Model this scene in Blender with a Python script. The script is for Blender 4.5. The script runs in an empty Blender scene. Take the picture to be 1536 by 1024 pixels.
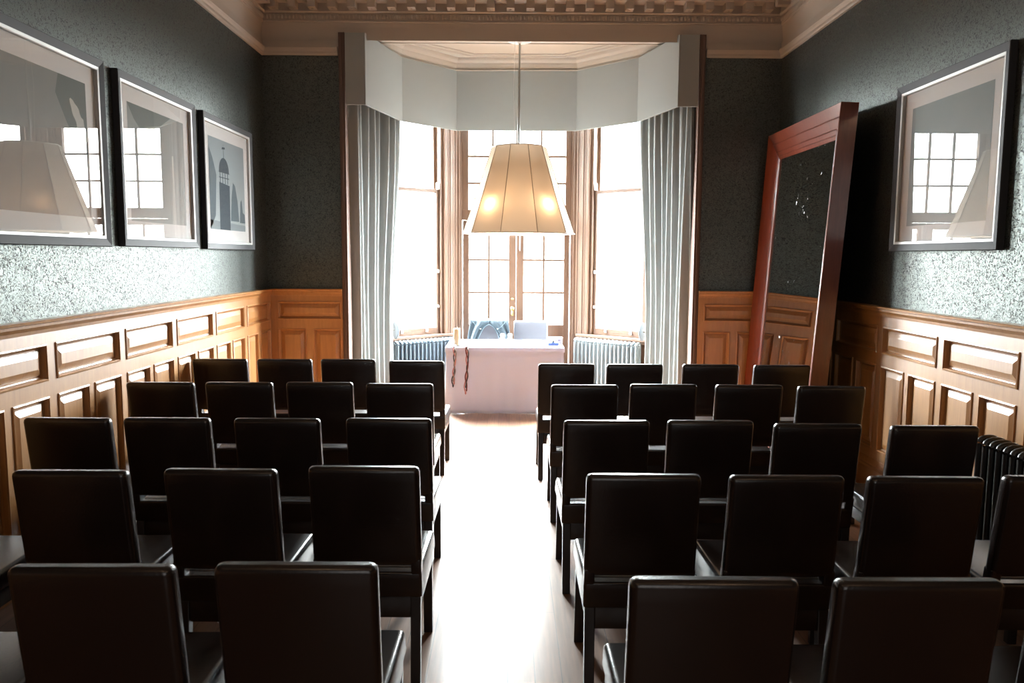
import bpy, bmesh, math, random
from mathutils import Matrix, Vector
random.seed(7)
C = bpy.context.scene
COL = C.collection
PI = math.pi

# ------------------------------------------------------------------ helpers
def tag(o, label=None, cat=None, group=None, kind=None):
    if label: o['label'] = label
    if cat: o['category'] = cat
    if group: o['group'] = group
    if kind: o['kind'] = kind
    return o

def empty(name, loc=(0, 0, 0), rz=0.0, label=None, cat=None, group=None):
    o = bpy.data.objects.new(name, None)
    COL.objects.link(o)
    o.location = loc
    o.rotation_euler = (0, 0, rz)
    o.empty_display_size = 0.1
    return tag(o, label, cat, group)

class MB:
    """collects geometry, builds ONE mesh object"""
    def __init__(s, M=None):
        s.v = []; s.f = []; s.m = []; s.M = M; s.mi = 0; s.sm = []
    def add(s, vs, fs, smooth=False):
        b = len(s.v)
        for p in vs:
            p = Vector(p)
            if s.M is not None: p = s.M @ p
            s.v.append(p)
        for f in fs:
            s.f.append([b + i for i in f]); s.m.append(s.mi); s.sm.append(smooth)
    def box(s, x0, x1, y0, y1, z0, z1):
        s.add([(x0,y0,z0),(x1,y0,z0),(x1,y1,z0),(x0,y1,z0),(x0,y0,z1),(x1,y0,z1),(x1,y1,z1),(x0,y1,z1)],
              [(0,3,2,1),(4,5,6,7),(0,1,5,4),(1,2,6,5),(2,3,7,6),(3,0,4,7)])
    def hexa(s, b4, t4):
        s.add(list(b4) + list(t4), [(0,3,2,1),(4,5,6,7),(0,1,5,4),(1,2,6,5),(2,3,7,6),(3,0,4,7)])
    def quad(s, a, b, c, d): s.add([a, b, c, d], [(0,1,2,3)])
    def tube(s, pts, r, n=10, caps=True, smooth=True):
        pts = [Vector(p) for p in pts]; N = len(pts)
        rr = r if isinstance(r, (list, tuple)) else [r] * N
        vs = []; prev = None
        for i, p in enumerate(pts):
            t = (pts[min(i+1, N-1)] - pts[max(i-1, 0)])
            t = t.normalized() if t.length > 1e-9 else Vector((0,0,1))
            if prev is None:
                a = Vector((0,0,1)) if abs(t.z) < .9 else Vector((1,0,0))
                u = t.cross(a).normalized()
            else:
                u = (prev - t * prev.dot(t))
                u = u.normalized() if u.length > 1e-9 else t.orthogonal().normalized()
            prev = u; w = t.cross(u)
            for k in range(n):
                a = 2 * PI * k / n
                vs.append(p + (u * math.cos(a) + w * math.sin(a)) * rr[i])
        fs = []
        for i in range(N - 1):
            for k in range(n):
                k2 = (k + 1) % n
                fs.append((i*n+k, i*n+k2, (i+1)*n+k2, (i+1)*n+k))
        s.add(vs, fs, smooth)
        if caps:
            s.add(vs[:n], [tuple(range(n-1, -1, -1))]); s.add(vs[-n:], [tuple(range(n))])
    def lathe(s, prof, c=(0, 0, 0), n=24, smooth=True, phase=0.0, sx=1.0, sy=1.0):
        vs = []
        for r, z in prof:
            for k in range(n):
                a = 2 * PI * k / n + phase
                vs.append((c[0] + r * sx * math.cos(a), c[1] + r * sy * math.sin(a), c[2] + z))
        fs = []
        for i in range(len(prof) - 1):
            for k in range(n):
                k2 = (k + 1) % n
                fs.append((i*n+k, i*n+k2, (i+1)*n+k2, (i+1)*n+k))
        s.add(vs, fs, smooth)
        if prof[0][0] > 1e-6: s.add(vs[:n], [tuple(range(n-1, -1, -1))])
        if prof[-1][0] > 1e-6: s.add(vs[-n:], [tuple(range(n))])
    def sweep(s, prof, path, side=1, closed=False, caps=True):
        """profile (d, z) swept along a plan polyline; d to the side of the path"""
        P = [Vector((p[0], p[1])) for p in path]; N = len(P); mit = []
        for i in range(N):
            ns = []
            for a, b in ((i-1, i), (i, i+1)):
                if closed or (a >= 0 and b < N):
                    d = (P[b % N] - P[a % N]).normalized()
                    ns.append(Vector((-d.y, d.x)) * side)
            if len(ns) == 2:
                m = ns[0] + ns[1]; m = m / max(m.dot(ns[0]), 1e-6)
            else: m = ns[0]
            mit.append(m)
        vs = []; k = len(prof)
        for i in range(N):
            for d, z in prof:
                q = P[i] + mit[i] * d
                vs.append((q.x, q.y, z))
        fs = []
        R = N if closed else N - 1
        for i in range(R):
            j = (i + 1) % N
            for a in range(k - 1):
                fs.append((i*k+a, i*k+a+1, j*k+a+1, j*k+a))
        if caps and not closed:
            fs.append(tuple(range(k))); fs.append(tuple((N-1)*k + a for a in range(k-1, -1, -1)))
        s.add(vs, fs)
    def grid(s, fn, nu, nv, smooth=True):
        vs = [fn(i / nu, j / nv) for j in range(nv + 1) for i in range(nu + 1)]
        w = nu + 1
        s.add(vs, [(j*w+i, j*w+i+1, (j+1)*w+i+1, (j+1)*w+i) for j in range(nv) for i in range(nu)], smooth)
    def build(s, name, mats, parent=None, bevel=0.0, seg=2, smooth=None, recalc=True, origin=None, solid=0.0):
        if not isinstance(mats, (list, tuple)): mats = [mats]
        o0 = Vector(origin) if origin is not None else Vector((0, 0, 0))
        me = bpy.data.meshes.new(name)
        me.from_pydata([tuple(p - o0) for p in s.v], [], s.f)
        for m in mats: me.materials.append(m)
        for p, mi, sm in zip(me.polygons, s.m, s.sm):
            p.material_index = mi; p.use_smooth = sm
        bm = bmesh.new(); bm.from_mesh(me)
        if recalc: bmesh.ops.recalc_face_normals(bm, faces=bm.faces)
        if bevel > 0:
            es = [e for e in bm.edges if len(e.link_faces) == 2 and e.calc_face_angle(0) > .6]
            bmesh.ops.bevel(bm, geom=es, offset=bevel, segments=seg, profile=.6, affect='EDGES', clamp_overlap=True)
        if smooth is not None:
            for f in bm.faces: f.smooth = smooth
        bm.to_mesh(me); bm.free()
        if smooth:
            me.set_sharp_from_angle(angle=math.radians(38))
        o = bpy.data.objects.new(name, me)
        COL.objects.link(o)
        if origin is not None: o.location = o0
        if parent is not None: o.parent = parent
        if solid:
            md = o.modifiers.new('thickness', 'SOLIDIFY'); md.thickness = solid; md.offset = 0
        return o

def struct(mb, name, mats, parent=None, **k):
    o = mb.build(name, mats, parent, **k)
    if parent is None: o['kind'] = 'structure'
    return o

def copy_tree(o, parent=None):
    c = o.copy(); COL.objects.link(c)
    if parent is not None: c.parent = parent
    for ch in o.children: copy_tree(ch, c)
    return c

# ------------------------------------------------------------------ materials
def newmat(name):
    m = bpy.data.materials.new(name); m.use_nodes = True
    nt = m.node_tree; return m, nt, nt.nodes['Principled BSDF'], nt.nodes['Material Output']

def plain(name, col, rough=.6, metal=0.0, spec=.5, coat=0.0, coat_rough=.1, bump=0.0, bscale=60, var=0.0, vscale=6, sheen=0.0):
    m, nt, b, out = newmat(name)
    b.inputs['Base Color'].default_value = (*col, 1)
    b.inputs['Roughness'].default_value = rough
    b.inputs['Metallic'].default_value = metal
    b.inputs['Specular IOR Level'].default_value = spec
    b.inputs['Coat Weight'].default_value = coat
    b.inputs['Coat Roughness'].default_value = coat_rough
    b.inputs['Sheen Weight'].default_value = sheen
    tc = nt.nodes.new('ShaderNodeTexCoord')
    if bump > 0:
        n = nt.nodes.new('ShaderNodeTexNoise'); n.inputs['Scale'].default_value = bscale; n.inputs['Detail'].default_value = 4
        bp = nt.nodes.new('ShaderNodeBump'); bp.inputs['Strength'].default_value = bump; bp.inputs['Distance'].default_value = .005
        nt.links.new(tc.outputs['Object'], n.inputs['Vector']); nt.links.new(n.outputs['Fac'], bp.inputs['Height'])
        nt.links.new(bp.outputs['Normal'], b.inputs['Normal'])
    if var > 0:
        n = nt.nodes.new('ShaderNodeTexNoise'); n.inputs['Scale'].default_value = vscale; n.inputs['Detail'].default_value = 5
        r = nt.nodes.new('ShaderNodeValToRGB')
        r.color_ramp.elements[0].position = .3; r.color_ramp.elements[1].position = .7
        r.color_ramp.elements[0].color = (*[c * (1 - var) for c in col], 1)
        r.color_ramp.elements[1].color = (*[min(1, c * (1 + var)) for c in col], 1)
        nt.links.new(tc.outputs['Object'], n.inputs['Vector']); nt.links.new(n.outputs['Fac'], r.inputs['Fac'])
        nt.links.new(r.outputs['Color'], b.inputs['Base Color'])
    return m

def wood(name, c1, c2, rough=.35, coat=.5, coat_rough=.15, scale=(14, 14, 1.4), bump=.15, spec=.5):
    m, nt, b, out = newmat(name)
    tc = nt.nodes.new('ShaderNodeTexCoord'); mp = nt.nodes.new('ShaderNodeMapping')
    mp.inputs['Scale'].default_value = scale
    n = nt.nodes.new('ShaderNodeTexNoise'); n.inputs['Scale'].default_value = 2.2; n.inputs['Detail'].default_value = 8
    n.inputs['Roughness'].default_value = .65; n.inputs['Distortion'].default_value = .6
    n2 = nt.nodes.new('ShaderNodeTexNoise'); n2.inputs['Scale'].default_value = .9; n2.inputs['Detail'].default_value = 2
    r = nt.nodes.new('ShaderNodeValToRGB')
    r.color_ramp.elements[0].position = .28; r.color_ramp.elements[1].position = .72
    r.color_ramp.elements[0].color = (*c1, 1); r.color_ramp.elements[1].color = (*c2, 1)
    mx = nt.nodes.new('ShaderNodeMix'); mx.data_type = 'FLOAT'; mx.inputs[0].default_value = .35
    nt.links.new(tc.outputs['Object'], mp.inputs['Vector']); nt.links.new(mp.outputs['Vector'], n.inputs['Vector'])
    nt.links.new(tc.outputs['Object'], n2.inputs['Vector'])
    nt.links.new(n.outputs['Fac'], mx.inputs[2]); nt.links.new(n2.outputs['Fac'], mx.inputs[3])
    nt.links.new(mx.outputs[0], r.inputs['Fac']); nt.links.new(r.outputs['Color'], b.inputs['Base Color'])
    b.inputs['Roughness'].default_value = rough
    b.inputs['Specular IOR Level'].default_value = spec
    b.inputs['Coat Weight'].default_value = coat; b.inputs['Coat Roughness'].default_value = coat_rough
    bp = nt.nodes.new('ShaderNodeBump'); bp.inputs['Strength'].default_value = bump; bp.inputs['Distance'].default_value = .002
    nt.links.new(n.outputs['Fac'], bp.inputs['Height']); nt.links.new(bp.outputs['Normal'], b.inputs['Normal'])
    return m

def floor_mat():
    m, nt, b, out = newmat('floor_boards')
    tc = nt.nodes.new('ShaderNodeTexCoord'); mp = nt.nodes.new('ShaderNodeMapping')
    mp.inputs['Rotation'].default_value = (0, 0, PI / 2)
    br = nt.nodes.new('ShaderNodeTexBrick')
    br.inputs['Scale'].default_value = 1.0; br.inputs['Brick Width'].default_value = 1.9; br.inputs['Row Height'].default_value = .115
    br.inputs['Mortar Size'].default_value = .0016; br.inputs['Mortar Smooth'].default_value = .1
    br.offset = .37; br.inputs['Bias'].default_value = 0
    br.inputs['Color1'].default_value = (.30, .155, .085, 1); br.inputs['Color2'].default_value = (.21, .10, .055, 1)
    br.inputs['Mortar'].default_value = (.04, .015, .008, 1)
    n = nt.nodes.new('ShaderNodeTexNoise'); n.inputs['Scale'].default_value = 3; n.inputs['Detail'].default_value = 8
    mp2 = nt.nodes.new('ShaderNodeMapping'); mp2.inputs['Scale'].default_value = (18, 1.2, 1)
    mx = nt.nodes.new('ShaderNodeMix'); mx.data_type = 'RGBA'; mx.blend_type = 'MULTIPLY'; mx.inputs[0].default_value = .7
    r = nt.nodes.new('ShaderNodeValToRGB'); r.color_ramp.elements[0].color = (.55, .5, .45, 1); r.color_ramp.elements[1].color = (1.25, 1.2, 1.1, 1)
    r.color_ramp.elements[0].position = .3; r.color_ramp.elements[1].position = .7
    nt.links.new(tc.outputs['Object'], mp.inputs['Vector']); nt.links.new(mp.outputs['Vector'], br.inputs['Vector'])
    nt.links.new(tc.outputs['Object'], mp2.inputs['Vector']); nt.links.new(mp2.outputs['Vector'], n.inputs['Vector'])
    nt.links.new(n.outputs['Fac'], r.inputs['Fac']); nt.links.new(br.outputs['Color'], mx.inputs[6]); nt.links.new(r.outputs['Color'], mx.inputs[7])
    nt.links.new(mx.outputs[2], b.inputs['Base Color'])
    b.inputs['Roughness'].default_value = FLOOR_ROUGH
    b.inputs['Coat Weight'].default_value = .6; b.inputs['Coat Roughness'].default_value = .28
    bp = nt.nodes.new('ShaderNodeBump'); bp.inputs['Strength'].default_value = .35; bp.inputs['Distance'].default_value = .002; bp.invert = True
    nt.links.new(br.outputs['Fac'], bp.inputs['Height']); nt.links.new(bp.outputs['Normal'], b.inputs['Normal'])
    return m
FLOOR_ROUGH = .42

def wallpaper_mat():
    """dark slate ground with a fine raised metallic scribble all over"""
    m, nt, b, out = newmat('scrollwork_wallpaper')
    tc = nt.nodes.new('ShaderNodeTexCoord')
    n = nt.nodes.new('ShaderNodeTexNoise'); n.inputs['Scale'].default_value = 52; n.inputs['Detail'].default_value = 1.0
    n.inputs['Distortion'].default_value = .9
    s1 = nt.nodes.new('ShaderNodeMath'); s1.operation = 'SUBTRACT'; s1.inputs[1].default_value = .5
    a1 = nt.nodes.new('ShaderNodeMath'); a1.operation = 'ABSOLUTE'
    r = nt.nodes.new('ShaderNodeValToRGB')
    r.color_ramp.elements[0].position = .022; r.color_ramp.elements[0].color = (0, 0, 0, 1)
    r.color_ramp.elements[1].position = .055; r.color_ramp.elements[1].color = (1, 1, 1, 1)
    nt.links.new(tc.outputs['Object'], n.inputs['Vector']); nt.links.new(n.outputs['Fac'], s1.inputs[0])
    nt.links.new(s1.outputs[0], a1.inputs[0]); nt.links.new(a1.outputs[0], r.inputs['Fac'])
    mc = nt.nodes.new('ShaderNodeMix'); mc.data_type = 'RGBA'
    mc.inputs[6].default_value = (.022, .025, .026, 1); mc.inputs[7].default_value = (.118, .135, .126, 1)
    nt.links.new(r.outputs['Color'], mc.inputs[0]); nt.links.new(mc.outputs[2], b.inputs['Base Color'])
    mr = nt.nodes.new('ShaderNodeMapRange'); mr.inputs[3].default_value = .6; mr.inputs[4].default_value = .38
    nt.links.new(r.outputs['Color'], mr.inputs[0]); nt.links.new(mr.outputs[0], b.inputs['Roughness'])
    mm = nt.nodes.new('ShaderNodeMath'); mm.operation = 'MULTIPLY'; mm.inputs[1].default_value = .85
    nt.links.new(r.outputs['Color'], mm.inputs[0]); nt.links.new(mm.outputs[0], b.inputs['Metallic'])
    bp = nt.nodes.new('ShaderNodeBump'); bp.inputs['Strength'].default_value = .5; bp.inputs['Distance'].default_value = .002
    nt.links.new(r.outputs['Color'], bp.inputs['Height']); nt.links.new(bp.outputs['Normal'], b.inputs['Normal'])
    return m

def glass_mat(name, tint=(1, 1, 1), ior=1.5, rough=0.0, boost=1.0):
    m = bpy.data.materials.new(name); m.use_nodes = True; nt = m.node_tree; nt.nodes.clear()
    out = nt.nodes.new('ShaderNodeOutputMaterial'); mix = nt.nodes.new('ShaderNodeMixShader')
    tr = nt.nodes.new('ShaderNodeBsdfTransparent'); tr.inputs['Color'].default_value = (*tint, 1)
    gl = nt.nodes.new('ShaderNodeBsdfGlossy'); gl.inputs['Roughness'].default_value = rough
    ge = nt.nodes.new('ShaderNodeNewGeometry'); dt = nt.nodes.new('ShaderNodeVectorMath'); dt.operation = 'DOT_PRODUCT'
    def math_(op, a, bb=None, c=None):
        q = nt.nodes.new('ShaderNodeMath'); q.operation = op; q.use_clamp = False
        for i, x in enumerate((a, bb, c)):
            if x is None: continue
            if isinstance(x, (int, float)): q.inputs[i].default_value = x
            else: nt.links.new(x, q.inputs[i])
        return q.outputs[0]
    nt.links.new(ge.outputs['Incoming'], dt.inputs[0]); nt.links.new(ge.outputs['Normal'], dt.inputs[1])
    f0 = ((ior - 1) / (ior + 1)) ** 2
    sch = math_('MULTIPLY_ADD', math_('POWER', math_('SUBTRACT', 1.0, math_('ABSOLUTE', dt.outputs['Value'])), 5.0), 1 - f0, f0)
    mu = math_('MULTIPLY', sch, boost)
    nt.links.new(mu, mix.inputs[0])
    nt.links.new(tr.outputs[0], mix.inputs[1]); nt.links.new(gl.outputs[0], mix.inputs[2]); nt.links.new(mix.outputs[0], out.inputs[0])
    return m

def emis(name, col, s):
    m = bpy.data.materials.new(name); m.use_nodes = True; nt = m.node_tree; nt.nodes.clear()
    out = nt.nodes.new('ShaderNodeOutputMaterial'); e = nt.nodes.new('ShaderNodeEmission')
    e.inputs[0].default_value = (*col, 1); e.inputs[1].default_value = s
    nt.links.new(e.outputs[0], out.inputs[0]); return m

def cloth_mat(name, col, trans=.35, weave=260, rough=.9, bump=.3):
    m, nt, b, out = newmat(name)
    b.inputs['Base Color'].default_value = (*col, 1); b.inputs['Roughness'].default_value = rough
    b.inputs['Specular IOR Level'].default_value = .2
    tc = nt.nodes.new('ShaderNodeTexCoord'); mp = nt.nodes.new('ShaderNodeMapping'); mp.inputs['Scale'].default_value = (1, 1, 3)
    n = nt.nodes.new('ShaderNodeTexNoise'); n.inputs['Scale'].default_value = weave; n.inputs['Detail'].default_value = 2
    bp = nt.nodes.new('ShaderNodeBump'); bp.inputs['Strength'].default_value = bump; bp.inputs['Distance'].default_value = .001
    nt.links.new(tc.outputs['Object'], mp.inputs['Vector']); nt.links.new(mp.outputs['Vector'], n.inputs['Vector'])
    nt.links.new(n.outputs['Fac'], bp.inputs['Height']); nt.links.new(bp.outputs['Normal'], b.inputs['Normal'])
    if trans > 0:
        t = nt.nodes.new('ShaderNodeBsdfTranslucent'); t.inputs['Color'].default_value = (*col, 1)
        mx = nt.nodes.new('ShaderNodeMixShader'); mx.inputs[0].default_value = trans
        nt.links.new(b.outputs[0], mx.inputs[1]); nt.links.new(t.outputs[0], mx.inputs[2]); nt.links.new(mx.outputs[0], out.inputs[0])
    return m

M_floor = floor_mat()
M_paper = wallpaper_mat()
M_oak = wood('honey_oak', (.35, .150, .042), (.53, .27, .088), rough=.42, coat=.95, coat_rough=.28, bump=.08)
M_oak_h = wood('honey_oak_door', (.072, .034, .016), (.115, .056, .028), rough=.6, coat=.15)
M_mahog = wood('mahogany', (.13, .022, .010), (.26, .055, .022), rough=.28, coat=.8, coat_rough=.12)
M_plaster = plain('cream_plaster', (.46, .41, .355), .55, bump=.08, bscale=30)
M_plaster2 = plain('bay_plaster', (.50, .46, .40), .55)
M_case = plain('brown_painted_trim', (.15, .108, .094), .9, spec=.1)
M_leather = plain('dark_leather', (.017, .011, .0095), .27, spec=.5, coat=.25, coat_rough=.2, bump=.12, bscale=140)
M_legs = plain('dark_stained_legs', (.012, .008, .007), .35, coat=.3)
M_hazeleather = plain('haze_paled_leather', (.08, .083, .10), .45, bump=.1, bscale=120)  # leather paled so that window haze and flare sit in its colour
M_pelmet = cloth_mat('pelmet_linen', (.33, .365, .37), trans=.0, weave=90, bump=.5)
M_curtain = cloth_mat('curtain_linen', (.30, .325, .325), trans=.12, weave=200)
M_cloth = cloth_mat('white_tablecloth', (.82, .85, .92), trans=.55, weave=180, bump=.1)
M_iron = plain('radiator_paint', (.07, .095, .12), .35, metal=0.0, coat=.3)
M_iron_lit = plain('radiator_paint_lit', (.20, .235, .25), .35, coat=.3)  # lit copy of the radiator paint, reflected light put into the colour
M_iron_dark = plain('radiator_black', (.02, .02, .021), .35, coat=.3)
M_frame = plain('charcoal_picture_frame', (.045, .048, .054), .6, spec=.3)
M_silver = plain('silver_slip', (.5, .51, .5), .45, metal=.3)
M_mount = plain('white_mount', (.86, .88, .88), .8)
M_glass = glass_mat('picture_glass', boost=1.0)
M_pane = glass_mat('window_glass', tint=(.98, 1, 1))
M_brass = plain('brass', (.55, .40, .16), .3, metal=1)
M_white = plain('white_paint', (.8, .8, .78), .4)
M_chrome = plain('satin_steel', (.55, .55, .53), .3, metal=.9)
M_black = plain('black_gap', (.01, .008, .008), .7)
M_mirror = plain('mirror_silvering', (.62, .66, .66), .03, metal=1)

def mirror_mat():
    m, nt, b, out = newmat('foxed_mirror')
    b.inputs['Metallic'].default_value = 1
    tc = nt.nodes.new('ShaderNodeTexCoord')
    n = nt.nodes.new('ShaderNodeTexNoise'); n.inputs['Scale'].default_value = 14; n.inputs['Detail'].default_value = 8; n.inputs['Roughness'].default_value = .7
    n2 = nt.nodes.new('ShaderNodeTexNoise'); n2.inputs['Scale'].default_value = 1.7
    ad = nt.nodes.new('ShaderNodeMath'); ad.operation = 'MULTIPLY_ADD'; ad.inputs[1].default_value = .45
    r = nt.nodes.new('ShaderNodeValToRGB')
    r.color_ramp.elements[0].position = .88; r.color_ramp.elements[1].position = .98
    r.color_ramp.elements[0].color = (0, 0, 0, 1); r.color_ramp.elements[1].color = (1, 1, 1, 1)
    nt.links.new(tc.outputs['Object'], n.inputs['Vector']); nt.links.new(tc.outputs['Object'], n2.inputs['Vector'])
    nt.links.new(n2.outputs['Fac'], ad.inputs[0]); nt.links.new(n.outputs['Fac'], ad.inputs[2]); nt.links.new(ad.outputs[0], r.inputs['Fac'])
    c = nt.nodes.new('ShaderNodeMix'); c.data_type = 'RGBA'
    c.inputs[6].default_value = (.60, .66, .66, 1); c.inputs[7].default_value = (.55, .6, .62, 1)
    nt.links.new(r.outputs['Color'], c.inputs[0]); nt.links.new(c.outputs[2], b.inputs['Base Color'])
    mr = nt.nodes.new('ShaderNodeMapRange'); mr.inputs[3].default_value = .03; mr.inputs[4].default_value = .6
    nt.links.new(r.outputs['Color'], mr.inputs[0]); nt.links.new(mr.outputs[0], b.inputs['Roughness'])
    return m
M_foxed = mirror_mat()

# ------------------------------------------------------------------ room shell
XL, XR, YF, YB, ZC = -2.585, 2.815, 8.5, -2.6, 4.75
OL, OR, OZ = -1.735, 1.965, 4.055       # bay opening
BZ = 4.20                               # bay ceiling
BAY = [(-1.80, 8.65), (-1.60, 9.75), (-0.70, 10.55), (0.87, 10.55), (1.77, 9.75), (2.03, 8.65)]

b = MB(); b.box(XL - .2, XR + .2, YB - .2, 10.9, -.08, 0)
struct(b, 'floor', M_floor)
b = MB(); b.box(XL - .2, XR + .2, YB - .2, YF + .15, ZC, ZC + .1)
struct(b, 'ceiling', M_plaster)
b = MB()
b.add([(p[0], p[1], BZ) for p in [(-1.80, 8.5)] + BAY + [(2.03, 8.5)]], [tuple(range(8))])
b.add([(p[0], p[1], BZ + .06) for p in [(-1.80, 8.5)] + BAY + [(2.03, 8.5)]], [tuple(range(8))])
bayceil = struct(b, 'ceiling', M_plaster2); bayceil.name = 'ceiling_bay'
# moulded strips on the bay ceiling and the coved cornice
b = MB()
CORN = [(-1.50, 8.985), (-1.284, 9.49), (-.684, 10.165), (.824, 10.125), (1.490, 9.44), (1.74, 8.985)]
b.sweep([(-.10, BZ - .001), (-.10, 4.055), (-.005, 4.055), (.004, 4.062), (.006, 4.085), (.016, 4.095), (.030, 4.125), (.034, 4.14), (.060, 4.165), (.068, 4.18), (.075, BZ - .001)], CORN, side=-1)
b.sweep([(.53, BZ - .001), (.535, 4.185), (.56, 4.185), (.57, BZ - .001)], BAY, side=-1)
b.sweep([(.64, BZ - .001), (.643, 4.19), (.655, 4.19), (.658, BZ - .001)], BAY, side=-1)
b.box(-1.78, 2.01, 8.652, 8.96, 4.08, BZ); b.box(-1.78, 2.01, 8.96, 8.98, 4.072, BZ); b.box(-1.78, 2.01, 8.74, 8.76, 4.074, 4.08)
struct(b, 'trim_1', M_plaster)

b = MB(); b.box(XL - .15, XL, YB - .15, YF + .15, 0, ZC); struct(b, 'wall_left', M_paper)
b = MB(); b.box(XR, XR + .15, YB - .15, YF + .15, 0, ZC); struct(b, 'wall_right', M_paper)
b = MB(); b.box(XL, XR, YB - .15, YB, 0, ZC); struct(b, 'wall_back', M_paper)
b = MB()
b.box(XL, OL, YF, YF + .15, 0, 3.9); b.box(OR, XR, YF, YF + .15, 0, 3.9)
struct(b, 'wall_front', M_paper)
b = MB()
b.box(XL, OL, YF, YF + .15, 3.9, ZC); b.box(OR, XR, YF, YF + .15, 3.9, ZC); b.box(OL, OR, YF, YF + .15, OZ, ZC)
struct(b, 'trim_2', M_plaster)                     # frieze and header over the bay

# cornice running round the room
room = [(XL, YB), (XL, YF), (XR, YF), (XR, YB)]
b = MB()
b.sweep([(0, 3.98), (.012, 4.10), (.020, 4.15), (.032, 4.155), (.032, 4.168), (.022, 4.172), (.03, 4.18)], room, side=-1, caps=False)
b.sweep([(0, 4.235), (.05, 4.24), (.062, 4.25), (.062, 4.262), (.05, 4.266), (.05, 4.40)], room, side=-1, caps=False)
b.sweep([(.05, 4.335), (.20, 4.335), (.205, 4.345), (.205, 4.40), (.22, 4.41), (.26, 4.48), (.30, 4.52), (.30, 4.56), (.34, 4.60), (.42, 4.70), (.44, 4.75)], room, side=-1, caps=False)
b.sweep([(.022, 4.172), (.03, 4.20), (.034, 4.235), (0, 4.236)], room, side=-1, caps=False)
struct(b, 'trim_3', M_plaster)
# egg-and-dart beading on the cornice
b = MB()
def egg(cx, cy, ax):
    w, h, d = .011, .026, .020
    pts = []
    for j in range(5):
        t = -PI/2 + PI * j / 4
        for i in range(5):
            a = -PI/2 + PI * i / 4
            u = w * math.sin(a) * (math.cos(t) + .15); n = d * math.cos(a) * math.cos(t); z = h * math.sin(t)
            pts.append(ax(cx, cy, u, n, 4.204 + z))
    b.add(pts, [(j*5+i, j*5+i+1, (j+1)*5+i+1, (j+1)*5+i) for j in range(4) for i in range(4)], True)
n = int((XR - XL - .1) / .0385)
for i in range(n):
    egg(XL + .07 + i * .0385, YF - .032, lambda cx, cy, u, n_, z: (cx + u, cy - n_, z))
for i in range(70):
    egg(XL + .032, YF - .06 - i * .0385, lambda cx, cy, u, n_, z: (cx + n_, cy + u, z))
    egg(XR - .032, YF - .06 - i * .0385, lambda cx, cy, u, n_, z: (cx - n_, cy + u, z))
struct(b, 'trim_4', M_plaster)
# bracket blocks under the corona
b = MB()
x = XL + .16
i = 0
while x < XR - .12:
    b.box(x - .040, x + .040, YF - .175, YF - .05, 4.262, 4.336)
    b.box(x - .010, x + .010, YF - .125, YF - .11, 4.256, 4.262)
    x += .2015
for k in range(14):
    y = YF - .30 - k * .2015
    b.box(XL + .05, XL + .175, y - .04, y + .04, 4.262, 4.336)
    b.box(XR - .175, XR - .05, y - .04, y + .04, 4.262, 4.336)
struct(b, 'trim_5', M_plaster)
# picture rail
rail = [(0, 3.825), (.022, 3.825), (.03, 3.84), (.03, 3.86), (.04, 3.875), (.048, 3.895), (.048, 3.908), (0, 3.912)]
b = MB()
b.sweep(rail, [(XL, YB), (XL, YF), (OL - .06, YF)], side=-1)
b.sweep(rail, [(OR + .06, YF), (XR, YF), (XR, YB)], side=-1)
b.box(XL, XL + .012, YB, YF, 3.9, 3.99); b.box(XR - .012, XR, YB, YF, 3.9, 3.99)
struct(b, 'trim_6', M_plaster)
# casing of the bay opening
b = MB()
for x0, x1 in ((OL - .05, OL), (OR, OR + .05)):
    b.box(x0, x1, YF - .03, YF, 0, OZ - .002)
    b.box(x0 + .012, x1 - .012, YF - .042, YF - .03, 0, OZ - .01)
b.box(OL, OL + .012, YF - .03, YF + .15, 0, OZ); b.box(OR - .012, OR, YF - .03, YF + .15, 0, OZ)
struct(b, 'trim_7', M_case, bevel=.003)

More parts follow.
